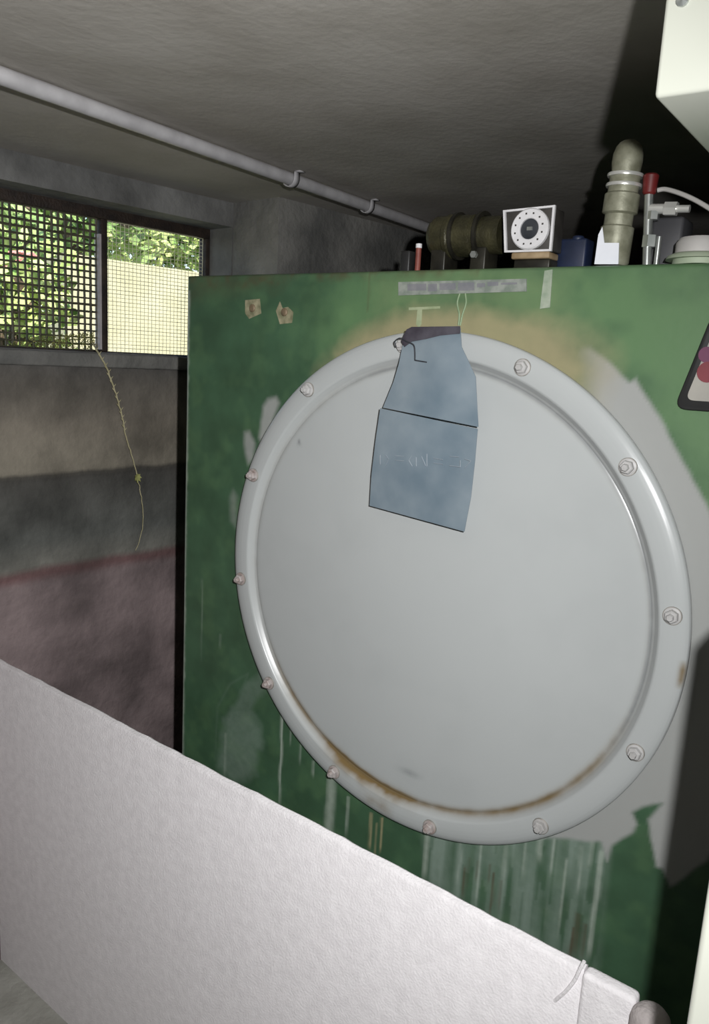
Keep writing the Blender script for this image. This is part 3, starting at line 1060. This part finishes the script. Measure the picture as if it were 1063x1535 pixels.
to_obj('tan_plate', b, 'tan', parent=rt, bevel=0.002)

# small red-brown post with a pale head, and a black block by it
b = new_bm(); p = L(627, 385, -.05)
cyl(b, (p.x, p.y, ZT), (p.x, p.y, L(627, 372, -.05).z), 0.0042, seg=12)
rt = to_obj('bleed_screw', b, 'maroon', CAB, (p.x, p.y, ZT), smooth=True)
tag(rt, 'small red-brown stud with a pale tip at the left end of the olive cylinder', 'stud')
b = new_bm(); zt_ = L(627, 372, -.05).z; cyl(b, (p.x, p.y, zt_), (p.x, p.y, zt_ + .006), 0.0046, seg=12)
o = to_obj('tip', b, 'white_plastic', parent=rt)
o['label'] = 'pale tip'
b = new_bm(); p = L(612, 385, -.05); q = L(612, 377, -.05)
box(b, (p.x - .0075, p.y - .01, ZT), (p.x + .0085, p.y + .01, q.z))
tag(to_obj('terminal_block', b, 'black', CAB, (p.x, p.y, ZT), bevel=0.002), 'tiny black block on the cabinet top left of the red-brown stud', 'block')

# blue block right of the gauge
b = new_bm(); p, q = L(838, 360, -.08), L(884, 360, -.08)
box(b, (p.x, p.y - .01, ZT), (q.x, p.y + .03, p.z))
cyl(b, (p.x * .35 + q.x * .65, p.y - .002, p.z - .004), (p.x * .35 + q.x * .65, p.y - .002, p.z + .004), .008)
tag(to_obj('coil_block', b, 'blue', CAB, ((p.x + q.x) / 2, p.y, ZT), bevel=0.003), 'dark blue block on the cabinet top between gauge and slanting pipe', 'block')

# big slanting pipe fitting
wp = -0.06
rt = root('pipe_fitting', CAB, topbase(915, wp), 'slanting greenish-grey brass pipe fitting with bright collars above the cabinet', 'pipe')
a, c, e = L(917, 398, wp), L(938, 262, wp), L(944, 216, wp)
d = (c - a)
b = new_bm()
r1 = 0.0205
ln = d.length
lathe(b, [(0, 0), (r1 - .002, 0), (r1, .004), (r1, ln * .42), (r1 - .003, ln * .44), (r1 - .003, ln * .56), (r1 + .001, ln * .58), (r1 + .001, ln * .78), (r1 - .002, ln * .8), (r1 - .002, ln), (0, ln)], a, d, 32)
to_obj('pipe_body', b, 'brass_grey', parent=rt, smooth=True)
b = new_bm()
for t in (0.86, 0.97):
    lathe(b, [(r1 - .004, ln * t), (r1 + .001, ln * t), (r1 + .0016, ln * t + .002), (r1 + .001, ln * t + .004), (r1 - .004, ln * t + .004)], a, d, 32)
to_obj('collar', b, 'bright_steel', parent=rt, smooth=True)
b = new_bm()
d2 = e - c
lathe(b, [(0, -.002), (.017, -.002), (.0175, .006), (.0185, .014), (.018, .024), (.0155, .032), (.012, .037), (.007, .040), (0, .041)], c, d2, 28)
to_obj('elbow', b, 'brass_grey', parent=rt, smooth=True)
# white paper slip leaning against the pipe's foot
b = new_bm()
prism(b, [L(891, 396, wp + .03), L(897, 352, wp + .03), L(903, 340, wp + .03), L(906, 364, wp + .03), L(928, 364, wp + .03), L(927, 396, wp + .03)], (0, 0.0012, 0))
o = to_obj('paper_slip', b, 'paper', CAB, (L(908, 390, wp + .03).x, -(wp + .03), ZT))
tag(o, 'white paper slip standing at the foot of the slanting pipe', 'paper')

# thin upright steel pipe with red tap and side fitting
ws = -0.06
rt = root('small_tap', CAB, topbase(970, ws), 'thin upright steel pipe with a red tap and side fitting beside the slanting pipe', 'tap')
b = new_bm()
p, q = L(970, 398, ws), L(973, 292, ws)
p = Vector((p.x, p.y, ZT))
tube(b, [p, q], 0.0055, 14)
tube(b, [Vector((p.x + .011, p.y, ZT)), Vector((p.x + .011, p.y, q.z - .05))], 0.0035, 10)
to_obj('upright_pipe', b, 'steel', parent=rt, smooth=True)
b = new_bm()
zz = ZT + .025
lathe(b, [(0, 0), (.009, 0), (.009, .014), (0, .014)], (p.x, p.y, zz), (0, 0, 1), 6)
lathe(b, [(0, 0), (.008, 0), (.008, .010), (0, .010)], (p.x, p.y, q.z - .03), (0, 0, 1), 6)
to_obj('nut', b, 'steel', parent=rt)
b = new_bm()
cyl(b, (q.x, q.y, q.z), (q.x, q.y, q.z + .024), 0.008, 0.0095, seg=16, bev=.002)
o = to_obj('red_knob', b, 'red', parent=rt, smooth=True); o['label'] = 'red knob'
b = new_bm()
s0, s1 = L(974, 313, ws), L(1020, 313, ws)
cyl(b, s0, s0 + (s1 - s0) * .5, .006, seg=12); cyl(b, s0 + (s1 - s0) * .5, s0 + (s1 - s0) * .9, .0085, seg=6); cyl(b, s0 + (s1 - s0) * .9, s1 + (s1 - s0) * .3, .0045, seg=12)
to_obj('side_fitting', b, 'bright_steel', parent=rt, smooth=True)
# cable running off to the right
b = new_bm()
tube(b, smooth_path([L(986, 285, ws - .005), L(1000, 284, ws - .005), L(1030, 294, ws), L(1063, 312, ws), L(1110, 345, ws), (L(1150, 380, ws).x, -ws, ZT + .003)]), 0.0028, 8)
o = to_obj('cable', b, 'pale_grey', CAB, tuple(L(1000, 284, ws)), smooth=True)
tag(o, 'thin pale cable arching right from the red tap', 'cable')
# dark grey box and pale cap at the right
b = new_bm(); p, q = L(985, 330, ws - .05), L(1032, 330, ws - .05)
box(b, (p.x, -ws + .03, ZT), (q.x, -ws + .08, p.z))
tag(to_obj('control_box', b, 'grey_box', CAB, ((p.x + q.x) / 2, -ws + .05, ZT), bevel=0.004), 'plain dark grey box on the cabinet top behind the thin steel pipe', 'box')
rt = root('pipe_cap', CAB, topbase(1045, -.05), 'pale grey round-topped pipe end with green foot at the right end of the cabinet top', 'pipe_end')  # pale rounded end of a pipe on a green foot
p = L(1050, 376, -.05)
b = new_bm(); lathe(b, [(.0, 0), (.028, 0), (.028, .012), (.024, .018), (0, .019)], (p.x, p.y, p.z - .004), (0, 0, 1), 28)
to_obj('cap', b, 'pale_grey', parent=rt, smooth=True)
b = new_bm(); lathe(b, [(0, 0), (.038, 0), (.036, .004), (.030, .007), (0, .007)], (p.x, p.y, p.z - .011), (0, 0, 1), 28)
lathe(b, [(0, 0), (.03, 0), (.03, p.z - .011 - ZT), (0, p.z - .011 - ZT)], (p.x, p.y, ZT), (0, 0, 1), 28)
to_obj('green_foot', b, 'pale_green', parent=rt, smooth=True)

# ------------------------------------------------------------------ ceiling conduit
def cpt(px, py, drop=0.014):
    d = ray(px, py)
    return O + d * ((HCEIL - drop - EYE) / d.z)


A, B = cpt(0, 113), cpt(640, 341)
dirc = (B - A).normalized()
B = B + dirc * 0.5
A = A - dirc * 0.55
rt = root('ceiling_conduit', WORLD, ((A + B) / 2).to_tuple(), 'white plastic pipe running along the concrete ceiling above the window', 'pipe')
b = new_bm(); tube(b, [A, A * .5 + B * .5, B], 0.0125, 20)
to_obj('conduit_pipe', b, 'conduit', parent=rt, smooth=True)
for px, py in ((440, 268), (565, 308)):
    p = cpt(px, py)
    t = (p - A).dot(dirc); p = A + dirc * t
    sd = dirc.cross(Vector((0, 0, 1))).normalized()
    b = new_bm()
    m = Matrix.Translation(p) @ Matrix(((dirc.x, sd.x, 0, 0), (dirc.y, sd.y, 0, 0), (0, 0, 1, 0), (0, 0, 0, 1)))
    pts = [(0.0145 * math.cos(t_), 0.0145 * math.sin(t_)) for t_ in np.linspace(math.pi, 2 * math.pi, 14)]
    prv = None
    for (y, z) in [(-0.030, 0.0135), (-0.0145, 0.0135)] + pts + [(0.0145, 0.0135), (0.030, 0.0135)]:
        ring = [b.verts.new(m @ Vector((-.009, y, z))), b.verts.new(m @ Vector((.009, y, z)))]
        if prv:
            b.faces.new((prv[0], prv[1], ring[1], ring[0]))
        prv = ring
    o = to_obj('pipe_clip', b, 'conduit', parent=rt, smooth=True)
    md = o.modifiers.new('solid', 'SOLIDIFY'); md.thickness = 0.002

# ------------------------------------------------------------------ cream boxes at the right
K = at(980, 147, 0.53)
BX = Frame((K.x, K.y, 0), YC)
b = new_bm(); box(b, (0, 0, K.z), (0.5, 0.26, HCEIL))
rt = root('cream_box', BX, (0.25, 0.13, HCEIL), 'cream-painted box hanging from the ceiling at the upper right', 'box')
to_obj('box_body', b, 'cream', parent=rt, bevel=0.003)
b = new_bm(); p = BX.i @ hit(1024, 1, K, nC)
lathe(b, [(0, 0), (.004, 0), (.004, .002), (0, .0028)], (p.x, 0, p.z), (0, -1, 0), 14)
to_obj('screw', b, 'steel', parent=rt)
K2 = at(1046, 1420, 0.50)
BX2 = Frame((K2.x, K2.y, 0), YC)
b = new_bm(); box(b, (0, 0, 0), (0.5, 0.32, EYE - 0.12))
tag(to_obj('cream_cabinet', b, 'cream', BX2, (0.25, 0.15, 0), bevel=0.004), 'cream-painted cabinet edge standing at the lower right', 'cabinet')

# ------------------------------------------------------------------ dry stem hanging below the window
b = new_bm()
wp_ = lambda px, py, y=-0.02: WALL.m @ wallpt(px, py, y)
path = smooth_path([WALL.m @ wallpt(139, 514, YF - .014), wp_(146, 527), wp_(160, 552), wp_(172, 585), wp_(182, 620), wp_(188, 650), wp_(197, 680), wp_(205, 712), wp_(212, 745), wp_(214, 780), wp_(211, 805), wp_(203, 825)], 6)
path = [p + Vector((random.uniform(-.0012, .0012), random.uniform(-.0012, .0012), 0)) for p in path]
tube(b, path, [0.0022 - 0.0014 * i / len(path) for i in range(len(path))], 6)
st = root('dry_stem', WORLD, path[0].to_tuple(), 'thin dry plant stem hanging down the wall from the mesh window', 'plant')
to_obj('stem', b, 'stem', parent=st, smooth=True)
b = new_bm()
for i in range(0, 30):
    p = path[i]; s = 1 if i % 2 else -1
    q = p + wd * (.006 * s) + Vector((0, 0, .006))
    tube(b, [p, (p + q) / 2 + Vector((0, 0, -.001)), q], [.0012, .0012, .0004], 5)
to_obj('seed_husk', b, 'stem', parent=st)
b = new_bm()
p = wp_(206, 714, -.022)
for k in range(7):
    t = k * .9
    q = p + wd * (.010 * math.cos(t)) + Vector((0, 0, .012 * math.sin(t) - .004)) - wo_ * .004
    s = (q - p).cross(wo_).normalized() * .0035
    m_ = (p + q) / 2
    prism(b, [p, m_ + s, q, m_ - s], wo_ * .0012)
to_obj('withered_leaf', b, 'stem_leaf', parent=st)
# moss along the bottom of the left pane: uncountable
b = new_bm()
for k in range(520):
    px = 10 + 130 * random.random() ** 0.55
    py = 516 + random.uniform(-14, 6) * (0.35 + px / 150)
    p = wallpt(px, py, YF - .012 - random.random() * .012)
    p.z = max(p.z, zs + .001)
    d = Vector((random.uniform(-1, 1), random.uniform(-1, .3), random.uniform(-.2, 1))).normalized() * random.uniform(.003, .008)
    s = d.cross(Vector((random.random(), random.random(), random.random()))).normalized() * .0013
    prism(b, [p - s, p + s, p + d], d.cross(s).normalized() * .0006)
o = to_obj('moss', b, 'moss', WALL, (wallpt(100, 515, YF).x, YF - .015, zs))
tag(o, 'yellowish dry moss along the foot of the left mesh pane', 'moss', kind='stuff')

# ------------------------------------------------------------------ outdoors behind the mesh
b = new_bm(); box(b, (-6, OUT, -0.1), (14, 14, -0.02)); struct(to_obj('ground', b, 'grass', WALL))
YG = 2.4
x0 = wallpt(97, 430, YG).x; x1 = 9.0
zg = wallpt(215, 396, YG).z
b = new_bm(); box(b, (x0, YG, -0.03), (x1, YG + 0.2, zg))
struct(to_obj('wall_garden', b, 'garden_wall', WALL, (x0, YG, 0)))


def leaf_cloud(center, rad, n, size, frame=WALL, seed=1, flat=1.0):
    rn = random.Random(seed)
    b = new_bm()
    for k in range(n):
        t, z = rn.uniform(0, 2 * math.pi), rn.uniform(-1, 1)
        rr = rn.random() ** 0.4
        s = math.sqrt(1 - z * z)
        wob = 0.8 + 0.35 * math.sin(3 * t + seed) * math.cos(4 * z + seed)
        p = Vector(center) + Vector((rad[0] * s * math.cos(t), rad[1] * s * math.sin(t), rad[2] * z)) * rr * wob
        d = Vector((rn.uniform(-1, 1), rn.uniform(-1, 1), rn.uniform(-.6, 1))).normalized() * size * rn.uniform(.6, 1.3)
        w_ = d.cross(Vector((rn.uniform(-1, 1), rn.uniform(-1, 1), rn.uniform(-1, 1)))).normalized() * size * .3
        m_ = p + d * .5
        vs_ = [b.verts.new(p), b.verts.new(m_ + w_), b.verts.new(p + d), b.verts.new(m_ - w_)]
        b.faces.new(vs_)
    return b


def shrub(name, px, py, y, rad, n, size, m, label, cat, seed, trunk=True, group=None):
    c = wallpt(px, py, y)
    r = root(name, WALL, (c.x, c.y, -0.02), label, cat, group)
    o = to_obj('foliage', leaf_cloud(c, rad, n, size, seed=seed), m, parent=r)
    b = new_bm()
    rn = random.Random(seed)
    for k in range(4):
        tube(b, smooth_path([(c.x + rn.uniform(-.04, .04), c.y, -0.02), (c.x + rn.uniform(-.1, .1), c.y, c.z - rad[2] * .6), (c.x + rn.uniform(-.6, .6) * rad[0], c.y, c.z + rn.uniform(0, .6) * rad[2])]), .018, 6)
    to_obj('stem', b, 'bark', parent=r)
    return r


shrub('leafy_shrub', 40, 462, 0.9, (0.20, 0.2, 0.26), 520, 0.06, 'leaf_green', 'bright yellow-green shrub outside behind the left mesh pane', 'shrub', 3)
r = shrub('flowering_shrub', 10, 400, 1.6, (0.26, 0.22, 0.30), 420, 0.07, 'leaf_dark', 'dark green shrub with red flowers outside at the far left of the mesh', 'shrub', 5)
b = new_bm()
for k in range(26):
    p = wallpt(28 + random.uniform(-22, 22), 392 + random.uniform(-9, 9), 1.38)
    lathe(b, [(0, 0), (.02, .006), (.026, .0), (.012, -.01), (0, -.012)], p, (random.uniform(-.5, .5), -1, random.uniform(-.5, .5)), 7)
to_obj('flower', b, 'petal', parent=r)['kind'] = 'stuff'
shrub('tree', 105, 335, 3.3, (0.75, 0.25, 0.5), 520, 0.11, 'leaf_dark', 'green tree crown beyond the garden wall, above the left pane\'s right half', 'tree', 8, group=None)
shrub('tree', 235, 352, 4.6, (1.35, 0.6, 0.5), 3200, 0.10, 'leaf_green', 'yellow-green tree crown over the cream garden wall seen through the right pane', 'tree', 13)
shrub('tree', -20, 330, 6.6, (1.5, 0.9, 1.0), 1200, 0.17, 'leaf_dark', 'dark leafy tree outside above the upper left corner of the mesh', 'tree', 21)

# sun direction: from behind the building onto the garden wall
sd_ = (wo_ * 0.62 + wd * 0.25 + Vector((0, 0, -0.78))).normalized()
suo.rotation_euler = sd_.to_track_quat('-Z', 'Y').to_euler()

for o in bpy.data.objects:
    if '_b' in o:
        del o['_b']
